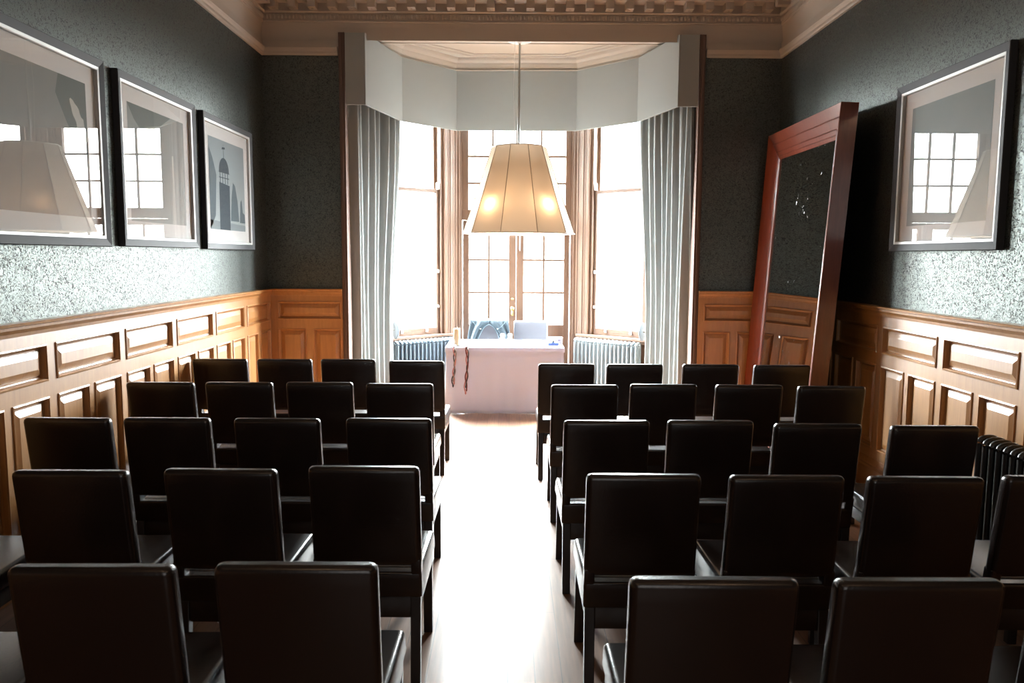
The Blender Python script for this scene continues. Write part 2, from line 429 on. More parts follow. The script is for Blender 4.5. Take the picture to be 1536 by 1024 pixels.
# ------------------------------------------------------------------ wainscot
def wainscot(name, P0, P1, nrm, openings, zU, zL, ztop, mats=M_oak):
    """panelled dado: openings = list of (u0,u1) of the upper panels, u measured from P0 to P1"""
    P0 = Vector((*P0, 0)); P1 = Vector((*P1, 0)); t = (P1 - P0); L = t.length; t.normalize(); nv = Vector((*nrm, 0))
    def pt(u, d, z): return P0 + t * u + nv * d + Vector((0, 0, z))
    D = .034
    b = MB()
    def flat(u0, u1, z0, z1, d=D):
        if u1 - u0 > 1e-4: b.quad(pt(u0, d, z0), pt(u1, d, z0), pt(u1, d, z1), pt(u0, d, z1))
    zb = .25
    flat(0, L, zU[1], ztop - .06); flat(0, L, zL[1], zU[0]); flat(0, L, zb, zL[0])
    def ring(a, da, c, dc):
        for k in range(4):
            k2 = (k + 1) % 4
            b.quad(pt(a[k][0], da, a[k][1]), pt(a[k2][0], da, a[k2][1]), pt(c[k2][0], dc, c[k2][1]), pt(c[k][0], dc, c[k][1]))
    def rect(u0, u1, z0, z1, i): return [(u0 + i, z0 + i), (u1 - i, z0 + i), (u1 - i, z1 - i), (u0 + i, z1 - i)]
    prof = [(0, D), (.001, D + .007), (.009, D + .009), (.016, D + .002), (.019, .016), (.026, .012), (.030, .008), (.034, .008), (.036, .014), (.072, .026)]
    def panel(u0, u1, z0, z1):
        for (i0, d0), (i1, d1) in zip(prof, prof[1:]):
            ring(rect(u0, u1, z0, z1, i0), d0, rect(u0, u1, z0, z1, i1), d1)
        r = rect(u0, u1, z0, z1, prof[-1][0]); b.quad(*[pt(p[0], prof[-1][1], p[1]) for p in r])
    last = 0
    for (u0, u1) in openings:
        flat(last, u0, *zU); panel(u0, u1, *zU); last = u1
    flat(last, L, *zU)
    last = 0
    for (u0, u1) in openings:
        m = (u0 + u1) / 2; g = .034
        flat(last, u0, *zL); panel(u0, m - g, *zL); flat(m - g, m + g, *zL); panel(m + g, u1, *zL); last = u1
    flat(last, L, *zL)
    # top and end closing faces
    flat(0, 0, 0, 0)
    for u in (0, L):
        b.quad(pt(u, 0, zb), pt(u, D, zb), pt(u, D, ztop - .06), pt(u, 0, ztop - .06))
    return b.build(name, mats, recalc=False)
zt = 1.413
lo = []
y0 = 4.432 - .8145 * 8
k = 0
while True:
    a = 4.432 + .8145 * (k - 8); e = a + .728
    if e > 8.44: break
    if a > YB + .05: lo.append((a - YB, e - YB))
    k += 1
w = wainscot('trim_8', (XL, YB), (XL, YF), (1, 0), lo, (1.070, 1.277), (.32, .985), zt); w['kind'] = 'structure'
ro = []
for k in range(-9, 4):
    a = 4.279 + .836 * k; e = a + .755
    if a > YB + .05 and e < YF - .06: ro.append((a - YB, e - YB))
w = wainscot('trim_9', (XR, YB), (XR, YF), (-1, 0), ro, (1.060, 1.266), (.32, .972), zt); w['kind'] = 'structure'
w = wainscot('trim_10', (XL + .034, YF), (OL - .05, YF), (0, -1), [(.07, .755)], (1.085, 1.281), (.32, .990), zt); w['kind'] = 'structure'
w = wainscot('trim_11', (OR + .05, YF), (XR - .034, YF), (0, -1), [(.06, .71)], (1.085, 1.242 + .03), (.32, .978), zt); w['kind'] = 'structure'
cap = [(.034, zt - .075), (.040, zt - .074), (.044, zt - .055), (.058, zt - .035), (.060, zt - .020), (.072, zt - .016), (.075, zt - .004), (.070, zt), (0, zt)]
b = MB()
b.sweep(cap, [(XL, YB), (XL, YF), (OL - .05, YF)], side=-1)
b.sweep(cap, [(OR + .05, YF), (XR, YF), (XR, YB)], side=-1)
struct(b, 'trim_12', M_oak)
skp = [(0, 0), (.055, 0), (.055, .175), (.050, .19), (.052, .20), (.046, .212), (.040, .235), (.036, .25), (0, .25)]
for nm, path in (('baseboard_left', [(XL, YB), (XL, YF), (OL - .05, YF)]), ('baseboard_right', [(OR + .05, YF), (XR, YF), (XR, YB)])):
    b = MB(); b.sweep(skp, path, side=-1); struct(b, nm, M_oak)

# ------------------------------------------------------------------ the bay: walls, windows, doors
def segM(P, Q):
    """local frame: x along the wall, y OUTWARD, z up; origin P"""
    P = Vector((*P, 0)); Q = Vector((*Q, 0)); t = (Q - P).normalized(); n = Vector((-t.y, t.x, 0))
    M = Matrix.Identity(4)
    M.col[0][:3] = t; M.col[1][:3] = n; M.col[2][:3] = (0, 0, 1); M.col[3][:3] = P
    return M, (Q - P).length
TW = .16
# plain side walls of the bay
for i, (p, q, nm) in enumerate(((BAY[0], BAY[1], 'wall_bay_left'), (BAY[4], BAY[5], 'wall_bay_right'))):
    M, L = segM(p, q); b = MB(M); b.box(0, L, 0, TW, 0, BZ); struct(b, nm, M_plaster2)

def fluted(b, u0, u1, z0, z1, base=.035):
    """moulded timber: a run of upright rounds and hollows between u0 and u1 (room side is -y)"""
    prof = []
    n = 7; w = (u1 - u0) / n
    hs = [.018, .012, .014, .020, .014, .012, .018]
    for k in range(n):
        for j in range(5):
            a = j / 4
            prof.append((u0 + w * (k + a), -(base * .3 + hs[k] + .005 * math.sin(PI * a))))
    vs = []
    for z in (z0, z1):
        for (u, y) in prof: vs.append((u, y, z))
    N = len(prof)
    b.add(vs, [(i, i+1, N+i+1, N+i) for i in range(N-1)])
    b.quad((u0, 0, z0), (prof[0][0], prof[0][1], z0), (prof[0][0], prof[0][1], z1), (u0, 0, z1))
    b.quad((u1, 0, z0), (prof[-1][0], prof[-1][1], z0), (prof[-1][0], prof[-1][1], z1), (u1, 0, z1))

ZW0, ZW1 = .755, 3.75
def cant_window(p, q, wn, wall_nm, flip):
    M, L = segM(p, q)
    if flip: a0, a1 = L - .235, .10      # opening edge near the centre pier, edge near the curtain
    else: a0, a1 = .235, L - .10
    lo_, hi_ = min(a0, a1), max(a0, a1)
    b = MB(M)
    b.box(0, lo_, 0, TW, 0, BZ); b.box(hi_, L, 0, TW, 0, BZ); b.box(lo_, hi_, 0, TW, 0, ZW0 - .03); b.box(lo_, hi_, 0, TW, ZW1, BZ)
    wl = struct(b, wall_nm, M_oak_h)
    # moulded pier lining
    b = MB(M)
    if flip: fluted(b, hi_ + .01, L - .02, ZW0, 3.9)
    else: fluted(b, .02, lo_ - .01, ZW0, 3.9)
    struct(b, 'trim_%d' % (14 if flip else 13), M_oak_h)
    r = empty(wn, M @ Vector(((lo_ + hi_) / 2, 0, ZW0)))
    r['kind'] = 'structure'
    Mi = r.matrix_basis.inverted()
    def mk(nm, mat, fn, **k):
        bb = MB(Matrix.Translation(-Vector(r.location)) @ M); fn(bb); return bb.build(nm, mat, r, **k)
    zm = 2.60
    def box_frame(bb):
        bb.box(lo_, lo_ + .035, .0, .14, ZW0, ZW1); bb.box(hi_ - .035, hi_, .0, .14, ZW0, ZW1); bb.box(lo_, hi_, 0, .14, ZW1 - .04, ZW1)
    mk('window_frame', M_oak_h, box_frame, bevel=.003)
    def sill(bb):
        bb.box(lo_ - .12 if flip else lo_ - .16, hi_ + .16 if flip else hi_ + .12, -.085, .0, ZW0 - .035, ZW0)
        bb.box(lo_, hi_, -.0, .14, ZW0 - .03, ZW0)
        bb.box(lo_ - .10, hi_ + .10, -.05, 0.0, ZW0 - .075, ZW0 - .036)
    mk('window_sill', M_oak_h, sill, bevel=.006)
    def lower(bb):
        s = .045
        bb.box(lo_ + .036, lo_ + .036 + s, .03, .07, ZW0 + .001, zm + .02); bb.box(hi_ - .036 - s, hi_ - .036, .03, .07, ZW0 + .001, zm + .02)
        bb.box(lo_ + .036 + s, hi_ - .036 - s, .03, .07, ZW0 + .001, ZW0 + .085); bb.box(lo_ + .036 + s, hi_ - .036 - s, .03, .07, zm - .015, zm + .02)
    mk('lower_sash', M_oak_h, lower, bevel=.004)
    def upper(bb):
        s = .045
        bb.box(lo_ + .036, lo_ + .036 + s, .085, .125, zm - .02, ZW1 - .041); bb.box(hi_ - .036 - s, hi_ - .036, .085, .125, zm - .02, ZW1 - .041)
        bb.box(lo_ + .036 + s, hi_ - .036 - s, .085, .125, zm - .02, zm + .015); bb.box(lo_ + .036 + s, hi_ - .036 - s, .085, .125, ZW1 - .09, ZW1 - .041)
    mk('upper_sash', M_oak_h, upper, bevel=.004)
    def g1(bb): bb.box(lo_ + .08, hi_ - .08, .048, .052, ZW0 + .08, zm)
    def g2(bb): bb.box(lo_ + .08, hi_ - .08, .103, .107, zm, ZW1 - .08)
    mk('pane', M_pane, g1); mk('pane', M_pane, g2)
    for f in (.28, .72):
        u = lo_ + (hi_ - lo_) * f
        def lift(bb):
            bb.tube([(u, .028, ZW0 + .075), (u, .008, ZW0 + .07), (u, .0, ZW0 + .05), (u, .012, ZW0 + .035), (u, .028, ZW0 + .045)], .006, 8)
            bb.box(u - .016, u + .016, .024, .031, ZW0 + .03, ZW0 + .082)
        mk('sash_lift', M_white, lift)
    ue = (hi_ - .06) if flip else (lo_ + .06)
    def fast(bb):
        bb.box(ue - .018, ue + .018, .005, .03, 2.62, 2.70); bb.tube([(ue, .0, 2.72), (ue, .0, 3.2)], .004, 6)
    mk('sash_cord', M_white, fast)
    def stop(bb): bb.box(ue - .01, ue + .01, .01, .03, 1.55, 1.59); bb.box(ue - .01, ue + .01, .01, .03, 1.1, 1.13)
    mk('sash_stop', M_white, stop)
    # daylight portal
    la = bpy.data.lights.new('daylight', 'AREA'); la.shape = 'RECTANGLE'; la.size = hi_ - lo_ - .05; la.size_y = ZW1 - ZW0 - .05
    la.cycles.is_portal = True
    lobj = bpy.data.objects.new('daylight_portal', la); COL.objects.link(lobj)
    c = M @ Vector(((lo_ + hi_) / 2, .18, (ZW0 + ZW1) / 2)); lobj.location = c
    lobj.rotation_euler = (M.to_3x3() @ Vector((0, -1, 0))).to_track_quat('-Z', 'Y').to_euler()
cant_window(BAY[1], BAY[2], 'window_1', 'wall_bay_canted_left', True)
cant_window(BAY[3], BAY[4], 'window_2', 'wall_bay_canted_right', False)

# centre: french doors and transom light
YC = 10.55
DL, DR = -.635, .800
b = MB()
b.box(-.70, DL, YC, YC + TW, 0, BZ); b.box(DR, .87, YC, YC + TW, 0, BZ); b.box(DL, DR, YC, YC + TW, ZW1, BZ)
struct(b, 'wall_bay_centre', M_oak_h)
b = MB()
for s, x in ((1, -.70), (-1, .87)):
    b.box(min(x, x + s * .03), max(x, x + s * .03), YC - .035, YC, 0, 3.9)
    b.box(min(x + s * .03, x + s * .062), max(x + s * .03, x + s * .062), YC - .018, YC, 0, 3.9)
    b.tube([(x + s * .034, YC - .02, 0), (x + s * .034, YC - .02, 3.9)], .009, 8)
struct(b, 'trim_15', M_oak_h, bevel=.003)
XM = .083
def leaf(nm, x0, x1, p0, p1, handle):
    r = empty(nm, (x0, YC + .05, 0)); r['kind'] = 'structure'
    T = Matrix.Translation(-Vector(r.location))
    y0, y1 = YC + .03, YC + .075
    b = MB(T)
    b.box(x0, p0, y0, y1, .015, 2.235); b.box(p1, x1, y0, y1, .015, 2.235)
    b.box(p0, p1, y0, y1, 2.15, 2.235); b.box(p0, p1, y0, y1, .70, .86); b.box(p0, p1, y0, y1, .015, .22)
    b.box(p0, p1, y0 + .015, y1 - .015, .22, .70)
    b.build('leaf_frame', M_oak_h, r, bevel=.004)
    b = MB(T)
    m = (p0 + p1) / 2
    b.box(m - .014, m + .014, y0 + .005, y1 - .01, .86, 2.15)
    for z in (1.287, 1.718): b.box(p0, p1, y0 + .006, y1 - .011, z - .013, z + .013)
    b.build('glazing_bars', M_oak_h, r)
    b = MB(T); b.box(p0, p1, y0 + .022, y0 + .026, .86, 2.15); b.build('pane', M_pane, r)
    if handle:
        hx = x1 - .045
        b = MB(T)
        b.box(hx - .014, hx + .014, y0 - .006, y0, .98, 1.10); b.lathe([(0, 0), (.014, 0), (.016, .01), (.016, .02), (0, .03)], (hx, y0 - .02, 1.19), 12)
        b.tube([(hx, y0, 1.08), (hx, y0 - .045, 1.08), (hx, y0 - .05, 1.07), (hx - .01, y0 - .05, 1.0)], .009, 10)
        b.lathe([(0, -.03), (.02, -.022), (.026, 0), (.02, .022), (0, .03)], (hx, y0 - .05, 1.075), 14)
        b.build('door_handle', M_brass, r)
    else:
        b = MB(T)
        b.box(x0 + .035, x0 + .055, y0 - .012, y0, 1.86, 2.2); b.tube([(x0 + .045, y0 - .014, 1.84), (x0 + .045, y0 - .014, 2.2)], .006, 8)
        b.build('door_bolt', M_chrome, r)
    return r
leaf('door_1', DL + .012, XM - .002, -.545, -.015, True)
leaf('door_2', XM + .002, DR - .012, .182, .715, False)
r = empty('window_3', (XM, YC + .05, 2.24)); r['kind'] = 'structure'
T = Matrix.Translation(-Vector(r.location))
b = MB(T)
b.box(DL, DR, YC + .01, YC + .11, 2.24, 2.375); b.box(DL, -.55, YC + .02, YC + .09, 2.375, ZW1); b.box(.725, DR, YC + .02, YC + .09, 2.375, ZW1)
b.box(-.55, .725, YC + .02, YC + .09, ZW1 - .05, ZW1)
b.build('window_frame', M_oak_h, r, bevel=.004)
b = MB(T)
for x in (-.231, .0875, .406): b.box(x - .014, x + .014, YC + .03, YC + .06, 2.375, ZW1 - .05)
for z in (2.72, 3.065, 3.41): b.box(-.55, .725, YC + .031, YC + .059, z - .014, z + .014)
b.build('glazing_bars', M_oak_h, r)
b = MB(T); b.box(-.55, .725, YC + .063, YC + .067, 2.375, ZW1 - .05); b.build('pane', M_pane, r)
la = bpy.data.lights.new('daylight', 'AREA'); la.shape = 'RECTANGLE'; la.size = 1.4; la.size_y = 3.0; la.cycles.is_portal = True
lo2 = bpy.data.objects.new('daylight_portal', la); COL.objects.link(lo2); lo2.location = (XM, YC + .19, 2.25); lo2.rotation_euler = (PI/2, 0, 0)
lo2.rotation_euler = Vector((0, -1, 0)).to_track_quat('-Z', 'Y').to_euler()

# ------------------------------------------------------------------ pelmet
PEL = [(-1.505, 8.45), (-1.262, 9.47), (-.675, 10.13), (.815, 10.09), (1.468, 9.42), (1.733, 8.45)]
PZ0, PZ1 = 3.325, 4.046
r = empty('curtain_pelmet', (XM, 9.4, PZ0), 0, 'pale grey linen covered pelmet running around the top of the bay window', 'pelmet')
T = Matrix.Translation(-Vector(r.location))
b = MB(T); b.sweep([(0, PZ0), (.022, PZ0), (.022, PZ1), (0, PZ1), (0, PZ0)], PEL, side=1); b.build('pelmet_board', M_pelmet, r)
b = MB(T)
b.hexa([(-1.715, 8.455, PZ0), (-1.508, 8.455, PZ0), (-1.508, 8.475, PZ0), (-1.715, 8.475, PZ0)], [(-1.715, 8.455, PZ1), (-1.508, 8.455, PZ1), (-1.508, 8.475, PZ1), (-1.715, 8.475, PZ1)])
b.build('pelmet_return', M_pelmet, r)
b = MB(T)
b.hexa([(1.737, 8.455, PZ0), (1.945, 8.455, PZ0), (1.945, 8.475, PZ0), (1.737, 8.475, PZ0)], [(1.737, 8.455, PZ1), (1.945, 8.455, PZ1), (1.945, 8.475, PZ1), (1.737, 8.475, PZ1)])
b.build('pelmet_return', M_pelmet, r)

# ------------------------------------------------------------------ curtains
def lerp(a, b, t): return a + (b - a) * t
def path_pt(P, t):
    Ls = [math.dist(P[i], P[i+1]) for i in range(len(P)-1)]; S = sum(Ls) * min(max(t, 0), 1)
    for i, l in enumerate(Ls):
        if S <= l or i == len(Ls) - 1:
            f = S / l; d = ((P[i+1][0]-P[i][0])/l, (P[i+1][1]-P[i][1])/l)
            return (lerp(P[i][0], P[i+1][0], f), lerp(P[i][1], P[i+1][1], f)), d
        S -= l
def curtain(name, top, bot, label, seed, side):
    rnd = random.Random(seed)
    ph = [rnd.uniform(-.6, .6) for _ in range(12)]
    am = [rnd.uniform(.7, 1.25) for _ in range(12)]
    NF = 8
    zt_, zb_ = 3.98, .015
    def f(u, v):
        z = lerp(zb_, zt_, v)
        k = 1 - v
        s = min(1, max(0, (3.3 - z) / 2.4)); s = s * s * (3 - 2 * s)
        (ax, ay), (dx, dy) = path_pt(top, u); (bx, by), (ex, ey) = path_pt(bot, u)
        x, y = lerp(ax, bx, s), lerp(ay, by, s)
        dx, dy = lerp(dx, ex, s), lerp(dy, ey, s); l = math.hypot(dx, dy); dx /= l; dy /= l
        nx, ny = -dy * side, dx * side
        uu = u * NF; i = int(min(uu, NF - .001))
        w = math.sin(2 * PI * uu + ph[i] * .5 * k + 1.2 * math.sin(v * 2.2 + seed)) 
        w = math.copysign(abs(w) ** .75, w)
        A = .038 * am[i] * (1 + .25 * k) 
        w2 = .012 * math.sin(2 * PI * uu * .37 + 3 * v + seed)
        return (x + nx * (w * A + w2) + dx * .012 * math.sin(4 * PI * uu), y + ny * (w * A + w2), z)
    b = MB(); b.grid(f, 220, 40)
    o = b.build(name, M_curtain, origin=(top[0][0], top[0][1], 0), recalc=False, solid=.006)
    tag(o, label, 'curtain', 'long linen curtains framing the bay')
curtain('curtain', [(-1.705, 8.57), (-1.53, 9.08), (-1.34, 9.42), (-1.30, 9.52)], [(-1.70, 8.66), (-1.58, 9.05), (-1.45, 9.35), (-1.40, 9.45)],
        'long grey linen curtain hanging left of the bay window', 1, 1)
curtain('curtain', [(1.94, 8.57), (1.77, 9.08), (1.60, 9.38), (1.54, 9.48)], [(1.93, 8.66), (1.82, 9.05), (1.70, 9.32), (1.62, 9.42)],
        'long grey linen curtain hanging right of the bay window', 2, -1)
for x, y, a, side in ((-1.385, 9.60, math.radians(28), 'left'), (1.600, 9.52, math.radians(-28), 'right')):
    r = empty('curtain_holdback', (x, y, .87), a, 'slate grey disc curtain holdback beside the %s curtain' % side, 'curtain holdback', 'disc curtain holdbacks')
    b = MB(Matrix.Rotation(PI/2, 4, 'Y')); b.lathe([(0, -.012), (.10, -.012), (.112, -.004), (.112, .004), (.10, .012), (0, .014)], (0, 0, 0), 28)
    b.build('disc', plain('slate_disc', (.16, .19, .23), .5) if side == 'left' else bpy.data.materials['slate_disc'], r)
    d = -1 if side == 'left' else 1
    b = MB(); b.tube([(0, 0, 0), (d * .10, 0, 0), (d * (.17 if side == 'left' else .16), .02, 0)], .008, 8); b.build('stem', M_chrome, r)

# ------------------------------------------------------------------ pendant lamp
LX, LY = .092, 8.80
r = empty('pendant_lamp', (LX, LY, 4.08), 0, 'large cream panelled fabric pendant lamp hanging in the bay over the white table', 'lamp')
b = MB(); b.lathe([(0, -.004), (.05, -.001), (.13, -.0), (.132, -.012), (.125, -.024), (.03, -.03), (.02, -.045), (0, -.045)], n=36)
b.build('ceiling_rose', M_white, r)
b = MB(); b.tube([(0, 0, -.04), (-.005, 0, -1.20)], .011, 12); b.build('rod', M_chrome, r)
b = MB(); b.tube([(-.05, 0, -.02), (-.062, .02, -.5), (-.045, .01, -1.17)], .0022, 6); b.build('cable', M_white, r)
m = bpy.data.materials.new('shade_fabric'); m.use_nodes = True; nt = m.node_tree; nt.nodes.clear()
out = nt.nodes.new('ShaderNodeOutputMaterial'); df = nt.nodes.new('ShaderNodeBsdfDiffuse'); tl = nt.nodes.new('ShaderNodeBsdfTranslucent')
df.inputs[0].default_value = (.42, .36, .30, 1); tl.inputs[0].default_value = (.37, .29, .215, 1)
mx = nt.nodes.new('ShaderNodeMixShader'); mx.inputs[0].default_value = .30
nt.links.new(df.outputs[0], mx.inputs[1]); nt.links.new(tl.outputs[0], mx.inputs[2]); nt.links.new(mx.outputs[0], out.inputs[0])
M_shade = m; 
zt_, zb_ = -1.135, -2.065
RT, RB = .295, .615
b = MB()
N = 10; ph = PI / N - PI/2
rt = [(RT, zt_), (RB, zb_)]
b.lathe([(RB, zb_), (lerp(RB, RT, .33) - .004, lerp(zb_, zt_, .33)), (lerp(RB, RT, .66) - .003, lerp(zb_, zt_, .66)), (RT, zt_)], n=N, smooth=False, phase=ph)
# drop the end caps that lathe adds
b.f = b.f[:-2]; b.m = b.m[:-2]; b.sm = b.sm[:-2]
b.build('shade', M_shade, r, recalc=False)
b = MB()
for k in range(N):
    a = 2 * PI * k / N + ph
    b.tube([(RB * math.cos(a) * 1.003, RB * math.sin(a) * 1.003, zb_), ((lerp(RB, RT, .5) - .002) * math.cos(a), (lerp(RB, RT, .5) - .002) * math.sin(a), lerp(zb_, zt_, .5)), (RT * math.cos(a) * 1.003, RT * math.sin(a) * 1.003, zt_)], .0035, 6)
b.build('shade_seams', plain('dark_seam', (.10, .07, .05), .8), r)
b = MB()
pts = [(RB * math.cos(2*PI*k/N + ph), RB * math.sin(2*PI*k/N + ph), zb_) for k in range(N)]
b.tube(pts + [pts[0]], .006, 8)
b.build('shade_ring', M_white, r)
b = MB()
pts = [(RT * math.cos(2*PI*k/N + ph), RT * math.sin(2*PI*k/N + ph), zt_) for k in range(N)]
b.tube(pts + [pts[0]], .006, 8)
for a in (0, PI/2, PI, 3*PI/2):
    b.tube([(0, 0, zt_ - .02), (RT * .97 * math.cos(a + ph), RT * .97 * math.sin(a + ph), zt_)], .004, 6)
b.build('shade_ring', M_white, r)
M_bulb = emis('bulb_glow', (1, .70, .42), 1)
b = MB()
for k in range(6):
    a = PI / 6 + k * PI / 3 + PI/6*0
    q = (.30 * math.cos(a + PI * 0), .30 * math.sin(a), -1.83)
    if k > 3: continue
    a = math.radians((-130, -50, 50, 130)[k]); q = (.43 * math.cos(a), .43 * math.sin(a), -1.83)
    b.tube([(0, 0, -1.55), (q[0] * .6, q[1] * .6, -1.62), (q[0], q[1], -1.72), (q[0], q[1], -1.76)], .008, 8)
b.tube([(0, 0, -1.19), (0, 0, -1.56)], .012, 10)
b.build('lamp_frame', M_chrome, r)
for k in range(4):
    a = math.radians((-130, -50, 50, 130)[k])
    b = MB(); b.lathe([(0, -.055), (.018, -.05), (.030, -.03), (.032, -.01), (.022, .02), (.013, .045), (0, .05)], (.43 * math.cos(a), .43 * math.sin(a), -1.775), 16)
    b.build('bulb', M_bulb, r)

# ------------------------------------------------------------------ chairs
CW = .22
def slab(w, T, th, z0, z1, y_at, nz=10, nx=10, puff=.006, rad=.022, b=None, cx0=0.0):
    """upholstered slab following a rake; returns MB"""
    b = b or MB()
    sec = []
    # rounded rectangle section in (x, y)
    n = 5
    hw, hd = w, th / 2
    for cx, cy, a0 in ((hw - rad, hd - rad, 0), (-hw + rad, hd - rad, PI/2), (-hw + rad, -hd + rad, PI), (hw - rad, -hd + rad, 3*PI/2)):
        for k in range(n):
            a = a0 + PI/2 * k / (n - 1)
            sec.append((cx + rad * math.cos(a), cy + rad * math.sin(a)))
    zs = [z0, z0 + rad * .3, z0 + rad] + [lerp(z0 + rad, z1 - rad, i / nz) for i in range(1, nz)] + [z1 - rad, z1 - rad * .5, z1 - rad * .15, z1]
    sh = [.55, .12, 0] + [0] * (nz - 1) + [0, .13, .45, 1.0]
    vs = []
    for z, s_ in zip(zs, sh):
        t = (z - z0) / (z1 - z0)
        for (x, y) in sec:
            kx = 1 - s_ * rad * .9 / hw; ky = 1 - s_ * rad * .9 / hd
            py = puff * math.sin(PI * t) * math.cos(x / hw * PI / 2 * .95) * (1 if y > 0 else -1)
            vs.append((cx0 + x * kx, y_at(z) + y * ky + py, z))
    m = len(sec); fs = []
    for i in range(len(zs) - 1):
        for k in range(m):
            fs.append((i*m+k, i*m+(k+1) % m, (i+1)*m+(k+1) % m, (i+1)*m+k))
    b.add(vs, fs, True)
    b.add(vs[:m], [tuple(range(m-1, -1, -1))], True); b.add(vs[-m:], [tuple(range(m))], True)
    return b
def make_chair(label, mat, legm):
    r = empty('dining_chair', (0, 0, 0), 0, label, 'chair')
    rake = lambda z: .030 - .085 * max(0, (z - .375)) / .565 if z > .375 else .030
    b = slab(CW, None, .060, .517, .94, rake)
    slab(CW, None, .060, .375, .488, rake, nz=4, puff=.001, rad=.012, b=b)
    for sx in (-1, 1): slab(.021, None, .058, .470, .545, rake, nz=2, puff=0, rad=.006, b=b, cx0=sx * .198)
    b.build('backrest', mat, r, smooth=True)
    # seat cushion
    b = MB(); 
    b.hexa([(-.218, .063, .400), (.218, .063, .400), (.225, .505, .400), (-.225, .505, .400)], [(-.210, .063, .478), (.210, .063, .478), (.219, .500, .487), (-.219, .500, .487)])
    b.build('seat', mat, r, bevel=.022, seg=4, smooth=True)
    b = MB()
    for (x0, x1, y0, y1) in ((-.213, -.190, .05, .49), (.190, .213, .05, .49), (-.19, .19, .468, .49)):
        b.box(x0, x1, y0, y1, .335, .400)
    b.box(-.172, .172, .008, .030, .285, .376)
    b.build('seat_frame', mat, r, bevel=.004, smooth=True)
    for s in (-1, 1):
        b = MB(); x0, x1 = sorted((s * .172, s * .213))
        b.hexa([(x0, -.020, 0), (x1, -.020, 0), (x1, .016, 0), (x0, .016, 0)], [(x0, .006, .374), (x1, .006, .374), (x1, .050, .374), (x0, .050, .374)])
        b.build('leg', legm, r, bevel=.003)
        b = MB()
        b.hexa([(x0 + s*.004*(s<0), .456, 0), (x1, .456, 0), (x1, .490, 0), (x0, .490, 0)], [(x0, .448, .34), (x1, .448, .34), (x1, .4899, .34), (x0, .4899, .34)])
        b.build('leg', legm, r, bevel=.003)
    return r
ROWS = [
 ('front row', 'left', [(-2.319, 6.281), (-1.801, 6.282), (-1.297, 6.303), (-.735, 6.215)]),
 ('second row', 'left', [(-2.276, 5.094), (-1.768, 5.111), (-1.245, 5.128), (-.716, 5.091)]),
 ('middle row', 'left', [(-2.247, 3.949), (-1.746, 3.962), (-1.183, 3.959), (-.616, 3.974)]),
 ('fourth row', 'left', [(-2.28, 2.95), (-1.691, 2.964), (-1.122, 2.993), (-.573, 3.042)]),
 ('nearest row', 'left', [(-1.68, 2.02), (-1.116, 2.023), (-.574, 2.043)]),
 ('front row', 'right', [(.445, 6.095), (.976, 6.089), (1.571, 6.102), (2.122, 6.087)]),
 ('second row', 'right', [(.492, 5.077), (1.014, 5.12), (1.575, 5.112), (2.101, 5.075)]),
 ('middle row', 'right', [(.498, 3.952), (1.032, 3.965), (1.556, 3.897), (2.129, 3.865)]),
 ('fourth row', 'right', [(.519, 2.948), (1.067, 2.939), (1.597, 2.930), (2.13, 2.95)]),
 ('nearest row', 'right', [(.536, 1.956), (1.069, 1.954), (1.60, 1.95)]),
]
ORD = {4: ['aisle seat', 'second from aisle', 'third from aisle', 'wall seat'], 3: ['aisle seat', 'second from aisle', 'third from aisle']}
rowtxt = {'front row': 'row nearest the table', 'second row': 'second row from table', 'middle row': 'third row from table',
          'fourth row': 'fourth row from table', 'nearest row': 'row nearest the viewer'}
proto = make_chair('x', M_leather, M_legs)
first = True
for row, side, pts in ROWS:
    n = len(pts)
    order = list(range(n)) if side == 'right' else list(range(n - 1, -1, -1))
    for i, (x, y) in enumerate(pts):
        o = proto if first else copy_tree(proto)
        first = False
        j = order[i]
        o.location = (x, y + .085, 0)
        o.rotation_euler.z = math.radians(random.uniform(-.8, .8))
        o['label'] = 'dark leather chair %s of the aisle, %s, %s' % (side, rowtxt[row], ORD[n][j])
        o['category'] = 'chair'
        o['group'] = 'dark leather dining chairs in rows facing the table'

# two chairs behind the table, facing the room
for x, lab in ((-.265, 'leather chair with haze painted into its grey colour behind the white table, under a blue jacket'), (.275, 'leather chair with haze painted into its grey colour and bare back behind the white table, right of the jacket')):
    c = make_chair(lab, M_hazeleather, M_legs)
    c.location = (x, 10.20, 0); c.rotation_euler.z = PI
    c['group'] = 'chairs behind the table'

